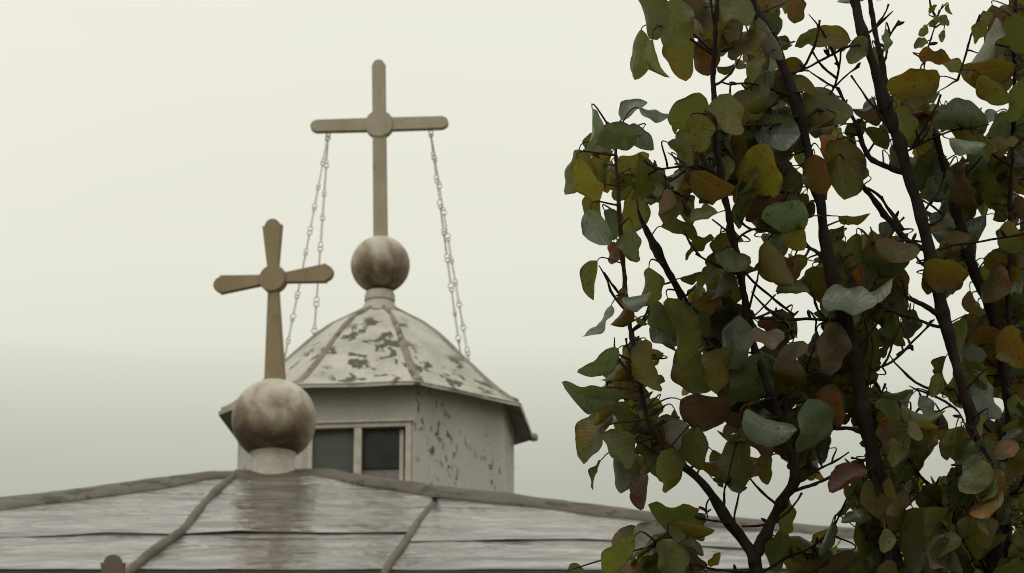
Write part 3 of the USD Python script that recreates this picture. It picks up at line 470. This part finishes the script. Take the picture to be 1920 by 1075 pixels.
# stems and branches: (u, v, depth offset, half width) in photo pixels and metres
BR = [
 ('bark', [(1400,-60,.10,10),(1413,10,.10,11.5),(1440,62,.09,12),(1475,140,.08,12.5),(1502,225,.07,13),(1522,310,.06,13.5),(1540,390,.05,14),(1551,470,.04,14.5),(1568,550,.03,15.5),(1590,622,.02,16),(1607,700,.02,16.5),(1620,770,.02,17),(1634,840,.02,17.5),(1646,900,.02,18),(1662,980,.02,19),(1685,1110,.0,20)]),
 ('bark', [(1596,-60,.22,10),(1604,0,.22,11),(1620,70,.21,12),(1641,135,.20,13.5),(1666,212,.18,15),(1692,290,.16,15),(1716,370,.15,15),(1735,440,.14,15.5),(1751,510,.13,16),(1766,580,.12,16),(1786,660,.11,16),(1806,730,.10,16.5),(1822,790,.10,17),(1845,880,.08,18),(1860,980,.06,19),(1868,1110,.02,20)]),
 ('bark', [(1624,-60,.25,6),(1631,0,.25,6.5),(1641,60,.24,7),(1652,115,.23,7),(1662,165,.20,8)]),
 ('bark', [(1347,-40,-.05,5),(1342,60,-.05,6),(1338,150,-.05,6.5),(1340,250,-.05,7),(1351,330,-.05,7.5),(1369,420,-.04,8.5),(1385,500,-.03,9),(1400,580,-.02,9),(1413,650,-.02,9),(1440,725,-.02,9),(1465,790,-.01,9.5),(1482,850,0,10),(1489,895,0,11),(1470,935,0,12.5),(1448,975,0,13.5),(1426,1020,0,14.5),(1414,1060,0,15)]),
 ('bark', [(1276,872,-.04,9),(1300,890,-.03,11),(1330,922,-.02,12.5),(1368,980,-.01,13.5),(1395,1015,0,14.5),(1414,1045,0,17),(1418,1110,0,18)]),
 ('bark_red', [(1152,255,-.12,3),(1157,320,-.12,4),(1161,390,-.12,5),(1166,470,-.12,5.5),(1175,560,-.11,6),(1186,640,-.10,6.5),(1197,705,-.09,7),(1207,760,-.08,7),(1232,825,-.06,7.5),(1278,874,-.04,9)]),
 ('bark', [(1196,395,.10,4),(1212,435,.10,7),(1232,470,.10,12),(1252,510,.10,9),(1275,552,.10,9),(1298,592,.10,9),(1340,640,.08,9),(1385,680,.05,8),(1440,724,-.01,8)]),
 ('bark', [(1752,250,.35,8),(1772,320,.34,11),(1792,395,.33,14),(1803,445,.32,18),(1826,510,.32,17),(1850,560,.31,14),(1872,630,.30,13),(1888,720,.28,13),(1893,820,.25,13),(1890,940,.2,14),(1880,1110,.1,16)]),
 ('bark', [(1571,165,.28,4),(1590,205,.27,5),(1608,243,.26,6),(1632,296,.24,7),(1660,312,.21,7),(1692,324,.18,8)]),
 ('bark', [(1605,335,.26,4),(1628,362,.25,6),(1650,392,.24,7.5),(1680,428,.22,8),(1700,450,.2,8),(1735,470,.15,7)]),
 ('bark', [(1628,355,.30,3),(1650,368,.29,4),(1672,400,.27,5),(1690,430,.22,6)]),
 ('bark', [(1398,588,-.04,3),(1430,598,-.03,3.2),(1500,597,0,3.4),(1578,600,.03,3.8)]),
 ('bark', [(1474,688,.0,2.5),(1500,692,0,3),(1530,700,.01,3),(1570,688,.01,3),(1604,676,.02,3.2)]),
 ('bark', [(1544,794,.0,4),(1562,805,0,4.5),(1590,805,.01,5),(1620,815,.02,6)]),
 ('bark', [(1492,920,0,5),(1530,905,.02,4),(1580,883,.03,3.5),(1630,856,.03,3.5),(1670,820,.03,3.5),(1705,788,.04,3.2),(1730,755,.04,3),(1752,718,.05,2.5)]),
 ('bark', [(1490,908,0,4),(1520,892,.02,3),(1566,866,.03,2.5),(1595,845,.04,2)]),
 ('bark', [(1352,152,-.04,2),(1378,158,-.02,2.3),(1402,157,0,2.4),(1440,165,.03,3),(1482,182,.07,4)]),
 ('bark', [(1483,140,.08,4),(1510,130,.08,3),(1545,110,.09,3),(1590,88,.12,2.8),(1620,82,.2,2.6)]),
 ('bark', [(1578,92,.1,2.4),(1570,130,.1,2.4),(1562,165,.12,2.6),(1540,195,.1,2.6),(1508,222,.07,3)]),
 ('bark', [(1560,165,.12,2.4),(1590,142,.13,2.2),(1612,124,.14,3.5)]),
 ('bark', [(1648,112,.2,2.6),(1658,88,.2,2.6),(1672,60,.2,2.2),(1685,42,.2,4)]),
 ('bark', [(1795,150,.1,3),(1806,120,.1,3),(1815,90,.1,2.6),(1826,55,.1,2.4),(1836,28,.1,2.8)]),
 ('bark_red', [(1737,112,.05,2),(1744,80,.05,2),(1752,50,.05,1.8),(1762,25,.05,1.6),(1770,5,.05,1.3)]),
 ('bark', [(1634,692,.02,4),(1665,682,.03,3.2),(1690,664,.03,3),(1720,632,.03,2.8),(1752,600,.04,2.4)]),
 ('bark', [(1680,668,.03,2.2),(1700,655,.03,2.4),(1714,648,.03,3.4)]),
 ('bark', [(1624,548,.05,2.2),(1648,572,.06,3),(1690,588,.08,3.2),(1730,602,.1,3.4),(1770,614,.12,4)]),
 ('bark', [(1700,556,.08,5),(1728,572,.1,6),(1760,592,.12,7)]),
 ('bark', [(1760,470,.14,3),(1800,460,.15,3),(1850,452,.15,3),(1915,438,.15,3)]),
 ('bark', [(1740,455,.14,3),(1690,452,.12,3),(1640,455,.10,2.6)]),
 ('bark', [(1740,420,.14,3),(1768,405,.15,2.6),(1770,395,.15,2.4)]),
 ('bark', [(1730,400,.15,3.2),(1748,380,.16,3),(1765,350,.18,2.6),(1775,300,.2,2.4)]),
 ('bark', [(1725,375,.15,2.4),(1745,385,.16,2.4),(1770,405,.18,2.4)]),
 ('bark', [(1385,500,-.03,3),(1420,535,0,3),(1455,566,.02,2.8),(1490,590,.03,2.6)]),
 ('bark', [(1455,555,.0,2),(1430,575,-.02,2),(1408,596,-.03,2.2)]),
 ('bark', [(1378,455,-.03,4),(1395,440,-.03,3),(1420,430,-.02,3),(1470,440,.02,3),(1520,470,.04,4),(1548,492,.04,4)]),
 ('bark', [(1372,440,-.03,2.6),(1352,425,-.05,2.2),(1335,412,-.06,2)]),
 ('bark', [(1388,515,-.03,2.6),(1350,500,-.05,2.6),(1305,478,-.06,2.4)]),
 ('bark', [(1350,330,-.05,3),(1300,310,-.06,3),(1240,318,-.08,3),(1208,300,-.1,2.4)]),
 ('bark', [(1246,330,-.08,2),(1250,345,-.08,2),(1248,360,-.08,2)]),
 ('bark', [(1395,600,-.02,2.4),(1375,580,-.02,2.2),(1350,555,-.03,2)]),
 ('bark', [(1378,985,-.01,3),(1350,978,-.03,3),(1310,972,-.05,2.6)]),
 ('bark', [(1380,982,0,3),(1382,950,0,2.4),(1388,915,.0,2)]),
 ('bark', [(1360,960,0,3.4),(1358,930,0,3),(1366,900,0,2.6)]),
 ('bark', [(1330,968,-.04,2.2),(1326,950,-.04,2),(1335,928,-.04,1.8)]),
 ('bark', [(1392,988,0,3),(1420,985,.02,2.6),(1450,975,.03,2.4)]),
 ('bark', [(1300,1060,-.05,2.2),(1270,1035,-.05,2.2),(1228,1018,-.06,2)]),
 ('bark', [(1410,1075,0,4),(1350,1070,-.03,3),(1300,1060,-.05,2.4)]),
 ('bark', [(1750,735,.1,2.6),(1780,730,.12,2.2),(1800,760,.12,2)]),
 ('bark', [(1765,770,.1,2.2),(1785,760,.1,2.4),(1808,790,.1,2.6)]),
 ('bark', [(1640,715,.04,3),(1652,735,.05,2.6),(1660,752,.05,2.2)]),
 ('bark', [(1628,775,.03,2),(1645,755,.04,2.2),(1660,718,.05,3)]),
 ('bark', [(1880,930,.2,3),(1830,945,.2,3),(1770,925,.2,3),(1720,890,.15,2.6)]),
 ('bark', [(1900,240,.3,4),(1895,330,.3,5),(1893,430,.3,6),(1890,560,.3,6),(1893,720,.28,7)]),
 ('bark', [(1905,-40,.2,4),(1900,60,.2,5),(1902,160,.25,5),(1900,250,.3,5)]),
 ('bark', [(1862,1090,.05,4),(1800,1000,.1,4),(1760,950,.12,3.4),(1730,900,.12,3),(1700,860,.1,2.6)]),
 ('bark', [(1418,1080,0,4),(1470,1050,.05,3.6),(1530,1020,.1,3),(1580,960,.1,2.4)]),
 ('bark', [(1480,360,.02,3),(1450,345,.0,2.6),(1400,335,-.02,2.4)]),
 ('bark', [(1500,215,.07,3),(1450,235,.02,2.6),(1400,235,-.02,2.4),(1345,250,-.05,2.4)]),
 ('bark', [(1690,285,.16,3),(1740,265,.15,2.8),(1790,245,.12,2.4),(1830,240,.1,2)]),
 ('bark', [(1440,62,.09,3),(1400,80,.05,2.6),(1345,95,-.04,2.4),(1290,60,-.08,2.4),(1240,40,-.1,2)]),
]
SEG = []                                                           # sample points of the branches for the leaf stalks
def W(u, v, d): return at_d(u, v, TD + d)
PXM = TD / FPX
for i, (m_, pts) in enumerate(BR):
    c = spline(pts, max(10, int(sum(math.dist(a[:2], b[:2]) for a, b in zip(pts, pts[1:])) / 9)))
    w = np.array([W(a, b, d) for a, b, d, _ in c]); big = pts[len(pts) // 2][3]
    amp = .0012 if big > 6 else .0022
    w += (np.stack([meshkit.noise(w * 26, 3 * i + k) for k in range(3)], -1) - .5) * 2 * amp * 1.6
    rr = c[:, 3] * .80 * PXM * (1 + .30 * (meshkit.noise(np.c_[np.arange(len(c)) * .45, np.full(len(c), i), np.zeros(len(c))], i) - .45))
    if pts[-1][1] > 1100:                                          # a stem: on down to the ground
        foot = at_d(1560, 2500, TD) * [1, 1, 0] + [(i - 3) * .035, .04 * i, -.05]; k = 12
        low = np.array([w[-1] * (1 - s) + foot * s + np.array([math.sin(s * 3 + i) * .05 * s * (1 - s) * 4, 0, 0]) for s in np.linspace(0, 1, k + 1)[1:]])
        w = np.vstack([w, low]); rr = np.r_[rr, np.linspace(rr[-1], .055, k)]
    obj('branch' if big > 4.5 else 'twig', tube(w, rr, 10 if big > 6 else 7, bump=.34, seed=i), M[m_], tree, smooth=True)
    for q in range(0, len(c), 2): SEG.append((c[q][0], c[q][1], *w[q]))
    # buds and short spurs on the thin wood
    if big < 6:
        for q in range(3, len(c) - 1, 5):
            if R.random() < .55:
                d = np.array([R.uniform(-1, 1), R.uniform(-.6, .6), R.uniform(-.3, 1)]); d /= np.linalg.norm(d)
                obj('bud', tube(np.array([w[q], w[q] + d * .006, w[q] + d * .011, w[q] + d * .015]), np.array([.0022, .0030, .0026, .0006]), 6), M[m_], tree, smooth=True)
SEG = np.array(SEG)
for i in range(95):                                                # fine side twigs, each with a few buds
    q = SEG[R.randrange(len(SEG))]
    if q[1] > 1000 or q[1] < 0: continue
    o = q[2:]; a = R.choice((R.uniform(-1.2, -.2), R.uniform(math.pi + .2, math.pi + 1.2))); L = R.uniform(.035, .105)
    d = math.cos(a) * X_ - math.sin(a) * U_ + R.uniform(-.5, .5) * F_; d /= np.linalg.norm(d); P_ = [o]
    for k in range(6): d = d + np.array([R.uniform(-.25, .25), R.uniform(-.2, .2), R.uniform(-.12, .3)]); d /= np.linalg.norm(d); P_.append(P_[-1] + d * L / 6)
    P_ = np.array(P_); r = np.linspace(.0024, .0013, 7); r[-1] = .0022 if R.random() < .5 else .0008; r[3] *= 1.35
    obj('twig', tube(P_, r, 6), M['bark'], tree, smooth=True)
# sky gaps that stay open: (u, v, radius)
GAPS = np.array([(1240,155,45),(1290,165,35),(1200,165,30),(1320,175,18),(1228,258,10),(1238,300,14),(1166,282,5),(1364,125,12),(1375,150,14),(1376,24,10),(1545,20,28),(1590,30,22),(1510,108,14),(1540,140,20),(1580,165,20),(1600,110,20),(1622,140,12),
 (1690,30,40),(1690,95,30),(1720,60,30),(1800,30,32),(1795,85,22),(1735,130,12),(1850,10,20),(1845,102,14),(1765,140,9),(1808,191,24),(1875,195,8),(1526,214,10),(1525,265,9),(1640,235,12),(1640,280,14),(1664,262,10),(1702,266,8),(1785,290,10),(1822,300,7),(1645,342,20),(1675,350,14),
 (1212,402,13),(1226,430,14),(1310,388,12),(1345,395,16),(1358,385,12),(1254,455,18),(1268,475,12),(1300,492,12),(1172,520,14),(1192,525,9),(1200,588,10),(1205,620,10),(1290,535,10),(1266,552,6),(1412,455,22),(1398,470,12),(1415,560,24),(1440,548,12),(1430,585,10),(1396,660,8),(1268,675,18),(1256,690,10),
 (1560,390,20),(1590,375,16),(1600,430,12),(1630,420,14),(1698,393,20),(1690,365,14),(1513,480,20),(1505,455,12),(1497,562,16),(1522,560,10),(1850,428,18),(1855,478,12),(1758,455,10),(1820,532,10),(1711,502,14),(1720,572,12),(1745,560,10),(1735,655,28),(1700,690,24),(1760,690,20),(1745,620,14),(1660,700,14),(1780,650,5),(1500,675,12),(1512,612,10),(1795,582,8),(1770,580,8),(1542,460,5),
 (1250,748,18),(1230,745,10),(1220,960,14),(1250,930,22),(1285,905,20),(1320,945,16),(1300,935,18),(1345,832,7),(1449,862,14),(1430,855,8),(1415,930,26),(1440,915,18),(1400,960,12),(1340,1015,14),(1375,1045,14),(1320,1025,10),(1587,842,28),(1575,815,14),(1510,950,22),(1540,970,24),(1525,920,18),(1570,985,18),(1500,985,14),(1680,735,12),(1720,725,18),(1750,735,9),(1765,762,10),(1781,795,10),(1738,882,13),(1717,955,9),(1706,980,8),(1860,771,7),(1780,870,5),(1545,985,14),(1545,915,18)], float)
# the leaves one can make out: (u, v, length, direction of the tip in degrees (0 right, 90 down), share of the width seen, colour)
LV = """1218 22 118 70 .9 d|1262 45 105 100 .9 g|1192 102 98 118 .5 g|1234 112 84 93 .26 w|1285 100 112 85 .95 g|1322 108 75 80 .8 o|1300 25 95 15 .8 w|1365 12 110 5 .8 d|1400 84 88 170 .62 w|1420 130 56 115 .7 g|1446 72 100 55 .32 p|1362 126 40 10 .4 g|1186 204 62 -35 .7 w|1226 213 62 10 .5 b|1112 243 84 96 .28 b|1152 258 92 170 .75 b|1196 262 75 20 .7 b|1076 324 92 105 .8 y|1104 338 92 80 .6 y|1202 336 92 80 .65 g|1292 214 88 175 .9 g|1312 250 76 60 .8 w|1366 216 92 100 .85 g|1406 182 84 165 .6 w|1276 288 66 45 .6 d|1366 274 72 85 .8 b|1308 322 84 100 .85 o|1356 318 58 90 .8 m|1334 346 92 20 .7 o|1246 348 96 150 .4 g|1432 190 62 10 .7 y|1456 250 96 5 .9 b|1432 322 118 95 .9 y|1404 338 70 110 .4 w
1486 14 66 80 .8 o|1556 78 84 175 .75 y|1518 78 60 170 .5 w|1608 96 66 95 .65 g|1660 75 46 100 .6 b|1753 40 26 120 .7 g|1730 57 28 140 .8 g|1726 82 30 150 .8 g|1749 17 22 -70 .6 g|1780 18 24 80 .5 g|1768 68 26 95 .45 g|1770 40 28 20 .9 g|1714 155 108 170 .75 w|1752 110 66 20 .5 o|1792 132 66 25 .6 y|1846 54 74 115 .5 g|1848 78 104 122 .22 p|1882 42 84 70 .6 w|1868 72 74 120 .7 m|1852 132 110 165 .8 y|1890 108 92 20 .8 y|1908 62 84 80 .8 g|1502 164 64 10 .7 y|1552 196 108 25 .85 g|1528 230 84 170 .7 y|1638 204 84 155 .5 w|1740 208 66 5 .25 r|1692 232 70 60 .8 g|1798 232 112 175 .55 b|1814 266 74 20 .7 b|1886 238 92 175 .7 b|1862 170 84 60 .7 w|1900 190 84 90 .8 g|1572 318 122 95 .9 y|1536 328 84 80 .7 o|1488 252 84 95 .5 b|1642 262 62 45 .6 g|1722 262 66 60 .7 g|1850 282 92 30 .8 b|1884 262 54 20 .7 y|1798 352 104 90 .8 w|1868 342 108 120 .85 g
1121 392 80 95 .75 g|1122 430 84 80 .8 b|1146 422 66 60 .7 b|1180 400 94 110 .8 g|1150 474 46 85 .7 o|1186 458 76 90 .8 g|1112 526 82 112 .55 g|1172 560 42 110 .6 w|1194 560 62 5 .6 b|1213 540 82 95 .8 g|1124 606 88 118 .22 b|1164 592 58 110 .7 o|1128 684 92 140 .55 b|1164 690 88 100 .8 y|1218 688 112 88 .75 y|1246 380 58 95 .8 o|1262 400 62 110 .7 g|1320 406 58 160 .6 g|1276 436 82 5 .38 g|1308 460 74 160 .4 g|1296 516 48 -10 .6 o|1318 536 64 125 .4 m|1330 562 70 10 .8 o|1272 618 132 75 .8 d|1346 598 124 165 .6 b|1372 642 112 110 .7 b|1240 596 92 70 .7 d|1306 688 112 60 .8 g|1350 692 96 100 .8 g|1374 486 74 20 .7 g|1352 532 66 110 .7 w|1472 410 92 170 .85 b|1432 388 88 140 .55 r|1462 492 104 65 .85 y|1486 545 70 170 .6 g|1204 602 26 30 .6 g|1352 452 28 100 .6 g|1410 714 116 105 .9 b|1480 666 84 165 .5 w|1476 702 84 20 .8 y|1436 632 76 150 .6 w
1602 408 66 8 .3 y|1610 470 68 80 .9 r|1680 466 88 10 .7 y|1666 492 92 175 .55 b|1798 424 114 172 .5 b|1774 510 92 15 .8 y|1548 542 104 80 .8 y|1592 568 108 15 .65 b|1490 442 66 60 .8 y|1484 402 76 90 .8 b|1494 506 66 120 .8 y|1638 546 96 155 .35 b|1628 650 98 100 .75 g|1682 620 68 60 .7 g|1645 588 30 90 .9 m|1690 578 66 95 .55 o|1554 654 104 80 .85 w|1524 660 76 20 .5 w|1842 636 78 150 .6 o|1862 534 84 100 .7 o|1880 502 84 20 .8 y|1910 470 66 90 .8 o|1800 640 88 100 .7 g|1900 652 88 60 .8 y|1850 696 124 95 .9 g|1766 692 54 120 .5 g
1112 740 120 182 .42 b|1122 770 62 90 .7 y|1118 820 118 118 .6 g|1160 842 92 40 .8 d|1246 828 116 150 .75 p|1116 890 62 132 .22 d|1166 884 92 70 .8 d|1204 922 72 95 .6 r|1252 888 96 55 .85 d|1304 842 88 110 .8 g|1322 770 110 30 .8 w|1388 872 112 80 .8 w|1440 880 64 100 .6 y|1440 798 108 20 .85 b|1264 962 104 175 .6 g|1302 988 84 5 .45 g|1214 1016 112 155 .38 p|1160 1042 96 115 .7 g|1256 1052 92 70 .85 d|1296 1030 56 20 .7 d|1340 1048 36 -30 .7 y|1080 1068 34 -20 .6 d|1476 966 74 100 .7 g|1462 1032 92 110 .7 d|1346 906 28 60 .6 g|1420 830 80 60 .7 r|1490 850 60 100 .7 r
1590 902 88 150 .75 r|1622 918 66 90 .7 g|1648 942 96 110 .8 y|1634 968 84 80 .7 y|1606 976 62 172 .5 b|1546 1010 76 110 .4 b|1650 1042 88 95 .55 b|1720 1010 124 80 .9 d|1510 1032 112 30 .8 g|1562 1048 84 160 .7 w|1682 738 66 150 .4 b|1690 776 92 128 .3 p|1682 820 112 95 .8 w|1756 802 56 60 .7 w|1658 772 84 100 .8 g|1520 800 112 70 .85 b|1562 764 92 80 .8 o|1752 722 48 110 .8 g|1856 866 104 98 .8 b|1810 870 68 115 .3 p|1822 838 112 150 .8 y|1782 832 74 30 .7 r|1728 856 92 110 .8 g|1848 748 96 80 .8 b|1686 700 10 0 .5 g"""
leaves = [tuple(float(x) for x in r.split()[:5]) + (r.split()[5],) for line in LV.split('\n') for r in line.split('|')]
leaves = [l[:5] + (R.choice('ggby') if l[5] == 'w' and R.random() < .5 else 'g' if l[5] in 'dmr' and R.random() < .45 else l[5],) for l in leaves if l[2] > 20]; nhand = len(leaves)
# further leaves behind them where the crown is dense
REG = Polygon([(1205,-30),(1330,100),(1390,190),(1270,215),(1120,260),(1085,330),(1200,370),(1290,420),(1390,400),(1300,560),(1200,640),(1110,720),(1120,800),(1180,890),(1290,850),(1400,900),(1480,870),(1500,900),(1600,880),(1490,1020),(1480,1100),(1960,1100),(1960,-40)])
LOW = Polygon([(1130,1060),(1190,1000),(1300,960),(1330,1000),(1300,1100),(1120,1100)])
tries = 0
while len(leaves) < nhand + 1150 and tries < 60000:
    tries += 1; u, v = R.uniform(1060, 1950), R.uniform(-30, 1100)
    pt_ = Point(u, v)
    if not (REG.contains(pt_) or (LOW.contains(pt_))): continue
    if R.random() > (1.2 if u < 1480 else 1.0 if u < 1640 else 1.0) * (1.0 if v > 200 else .6) * (1.3 if v > 780 and u > 1480 else .8): continue
    L = R.uniform(44, 88); c = R.choices('gybdworm', [.48, .22, .12, .09, .05, .03, .01, 0])[0]; q = R.uniform(.35, .95)
    rr_ = L * .50 * max(q, .65)
    if (np.hypot(GAPS[:, 0] - u, GAPS[:, 1] - v) < GAPS[:, 2] + rr_).any(): continue
    an = R.gauss(95, 50); bu, bv = u - math.cos(math.radians(an)) * L * .5, v - math.sin(math.radians(an)) * L * .5
    if np.hypot(SEG[:, 0] - bu, SEG[:, 1] - bv).min() > 58: continue
    leaves.append((u, v, L, an, q, c))
def leaf_geo(L, Wd, rnd, seed, q):
    """a leaf blade in its own frame: base at 0, tip along +x, upper side +z"""
    n, k = 19, 9; s = np.linspace(0, 1, n); t = np.linspace(-1, 1, k)
    w = np.sin(np.pi * s ** rnd.uniform(.78, 1.15)) ** rnd.uniform(.42, .60); w[0] = .04; w[-1] = .02
    fold = rnd.uniform(.05, .55) * (1.0 if rnd.random() < .88 else 1.7); droop = rnd.uniform(-.15, .65); cup = rnd.uniform(-.3, .4); ph = rnd.uniform(0, 9); wav = rnd.uniform(.02, .085)
    e = meshkit.noise(np.c_[s * 4.5, np.full(n, seed), np.zeros(n)], 1) - .5; e2 = meshkit.noise(np.c_[s * 4.5, np.full(n, seed + 50), np.zeros(n)], 2) - .5
    if rnd.random() < .6:                                          # ragged, lobed or bitten edge
        e = e + .55 * (meshkit.noise(np.c_[s * 11, np.full(n, seed), np.zeros(n)], 5) - .5); e2 = e2 + .55 * (meshkit.noise(np.c_[s * 11, np.full(n, seed + 9), np.zeros(n)], 6) - .5)
    if rnd.random() < .15: e = e - 1.3 * np.exp(-((s - rnd.uniform(.4, .85)) / .09) ** 2)
    v = np.zeros((n, k, 3)); uv = np.zeros((n, k, 2)); bend = rnd.uniform(-.12, .12)
    for i in range(n):
        for j in range(k):
            ew = 1 + .17 * (e[i] if t[j] < 0 else e2[i])
            y = t[j] * w[i] * Wd / 2 * ew; a = fold * abs(t[j]) ** .9
            v[i, j] = (s[i] * L, y * math.cos(a) + bend * L * s[i] * (1 - s[i]) * 2, abs(y) * math.sin(a) + wav * L * math.sin(s[i] * 11 + ph + 2 * (t[j] > 0)) * abs(t[j]) ** 2 * w[i] + cup * L * .22 * s[i] * (1 - s[i]))
            uv[i, j] = (s[i], t[j] * .5 + .5)
    if rnd.random() < .22:                                         # an edge rolled over, the way autumn leaves curl
        sd = rnd.choice((-1, 1)); am = rnd.uniform(.5, 1.15); yy = v[..., 1] / (Wd / 2); out = np.clip(yy * sd - .1, 0, None)
        v[..., 2] += Wd * .5 * am * out ** 1.7 * np.sin(np.pi * np.clip(s, .08, .95))[:, None]; v[..., 1] -= sd * Wd * .28 * am * out ** 2
    if rnd.random() < .12: v[..., 1] += L * .10 * rnd.choice((-1, 1)) * np.clip(s - .45, 0, 1)[:, None] ** 2 * 3; v[..., 2] -= L * .5 * np.clip(s - .6, 0, 1)[:, None] ** 1.5   # bent tip
    cr = L * rnd.choice((.0, .012, .02, .035, .055)); q3 = v / L * 5.5 + seed
    v[..., 2] += cr * 2 * (meshkit.fbm(q3, 3, seed) - .5) * np.minimum(1, s * 4)[:, None]; v[..., 1] += cr * .5 * (meshkit.noise(q3 * 1.3, seed + 1) - .5)
    # droop along the length
    x = v[..., 0].copy(); th = droop * (x / L) ** 1.6; v[..., 0] = x * np.cos(th * .55); v[..., 2] -= x * np.sin(th * .55)
    f = [(i*k+j, (i+1)*k+j, (i+1)*k+j+1, i*k+j+1) for i in range(n-1) for j in range(k-1)]
    return v.reshape(-1, 3), np.array(f), uv.reshape(-1, 2)
def place_leaf(l, depth, seed):
    u, v, L, ang, q, c = l; rnd = random.Random(seed * 7 + 3); a = math.radians(ang); k = (TD + depth) / FPX; L = L * k * .93; Wd = L * rnd.uniform(.78, .95)
    e1 = math.cos(a) * X_ - math.sin(a) * U_; e2 = math.sin(a) * X_ + math.cos(a) * U_; e3 = -F_
    roll = math.acos(min(.99, q)) * rnd.choice((-1, 1)) ; pit = rnd.uniform(-.35, .35)
    if rnd.random() < .45: e3, e2 = -e3, -e2                                           # turned so that its underside shows
    e2, e3 = e2 * math.cos(roll) + e3 * math.sin(roll), e3 * math.cos(roll) - e2 * math.sin(roll)
    e1, e3 = e1 * math.cos(pit) + e3 * math.sin(pit), e3 * math.cos(pit) - e1 * math.sin(pit)
    vv, f, uv = leaf_geo(L / max(math.cos(pit), .8), Wd, rnd, seed, q); mid = vv.reshape(19, 9, 3)[9, 4]
    w = vv[:, :1] * e1 + vv[:, 1:2] * e2 + vv[:, 2:] * e3; o = W(u, v, depth) - (mid[0] * e1 + mid[1] * e2 + mid[2] * e3); w += o
    f = np.vstack([f[:, [0, 1, 2]], f[:, [0, 2, 3]]])
    # the stalk, from the blade's base to the nearest wood on its base side
    bu, bv = u - math.cos(a) * L / k * .5, v - math.sin(a) * L / k * .5; dd = np.hypot(SEG[:, 0] - bu, SEG[:, 1] - bv) + 90 * np.abs(SEG[:, 3] - o[1]); q_ = SEG[dd.argmin(), 2:]
    far = np.linalg.norm(q_ - o); b1 = q_ + (o - q_) * .4 + np.array([0, 0, .03 * min(far, .1)]); b2 = o - e1 * min(far * .3, .025)
    tt = np.linspace(0, 1, 8)[:, None]; P_ = q_ * (1-tt)**3 + b1 * 3*tt*(1-tt)**2 + b2 * 3*tt**2*(1-tt) + o * tt**3
    st = tube(P_, np.linspace(.0014 if far < .08 else .0020, .0009, 8), 5)
    return w, f, uv, st
rest = {}; shown = 0
order = list(range(len(leaves)))
for i in order:
    l = leaves[i]; rnd = random.Random(i + 99)
    j = np.hypot(SEG[:, 0] - l[0], SEG[:, 1] - l[1]).argmin(); bd = (SEG[j, 2:] - EYE) @ F_ - TD
    depth = bd + (rnd.uniform(-.12, .10) if i < nhand else rnd.uniform(-.22, .35) if l[0] > 1660 and l[1] > 760 else rnd.uniform(.03, .40))
    w, f, uv, st = place_leaf(l, depth, i)
    if i < 300:
        t = trimesh.Trimesh(w, f, process=False)
        p = obj('leaf', t, LM[l[5]], tree, smooth=True, uv=uv, label=NAMED.get(l[5])); obj('stalk', st, M['bark_red'], p, smooth=True)
    else: rest.setdefault(l[5], []).append((w, f, uv)); rest.setdefault('stalks', []).append(st)
# leaves beyond the edges of the picture, so that the crown goes on
while True:
    u, v = R.uniform(1150, 2700), R.uniform(-800, 1700)
    if 1050 < u < 1965 and -60 < v < 1130 or (u < 1500 and v > 1130) or (u < 1250 and v < -60): continue
    L = R.uniform(70, 112); c = R.choices('gybdwor', [.36, .20, .12, .13, .10, .05, .04])[0]
    w, f, uv, st = place_leaf((u, v, L, R.gauss(95, 50), R.uniform(.4, .95), c), R.uniform(-.2, .7), 5000 + len(rest.get('n', [])))
    rest.setdefault('n', []).append(1); rest.setdefault(c, []).append((w, f, uv))
    if len(rest['n']) > 420: break
rest.pop('n')
for c, items in rest.items():
    if c == 'stalks': obj('stalk_mass', cat_(items), M['bark_red'], tree, smooth=True, kind='stuff'); continue
    n = 0; V, Fs, UV = [], [], []
    for w, f, uv in items: V.append(w); Fs.append(f + n); UV.append(uv); n += len(w)
    obj('leaf_mass', trimesh.Trimesh(np.vstack(V), np.vstack(Fs), process=False), LM[c], tree, smooth=True, uv=np.vstack(UV), kind='stuff')
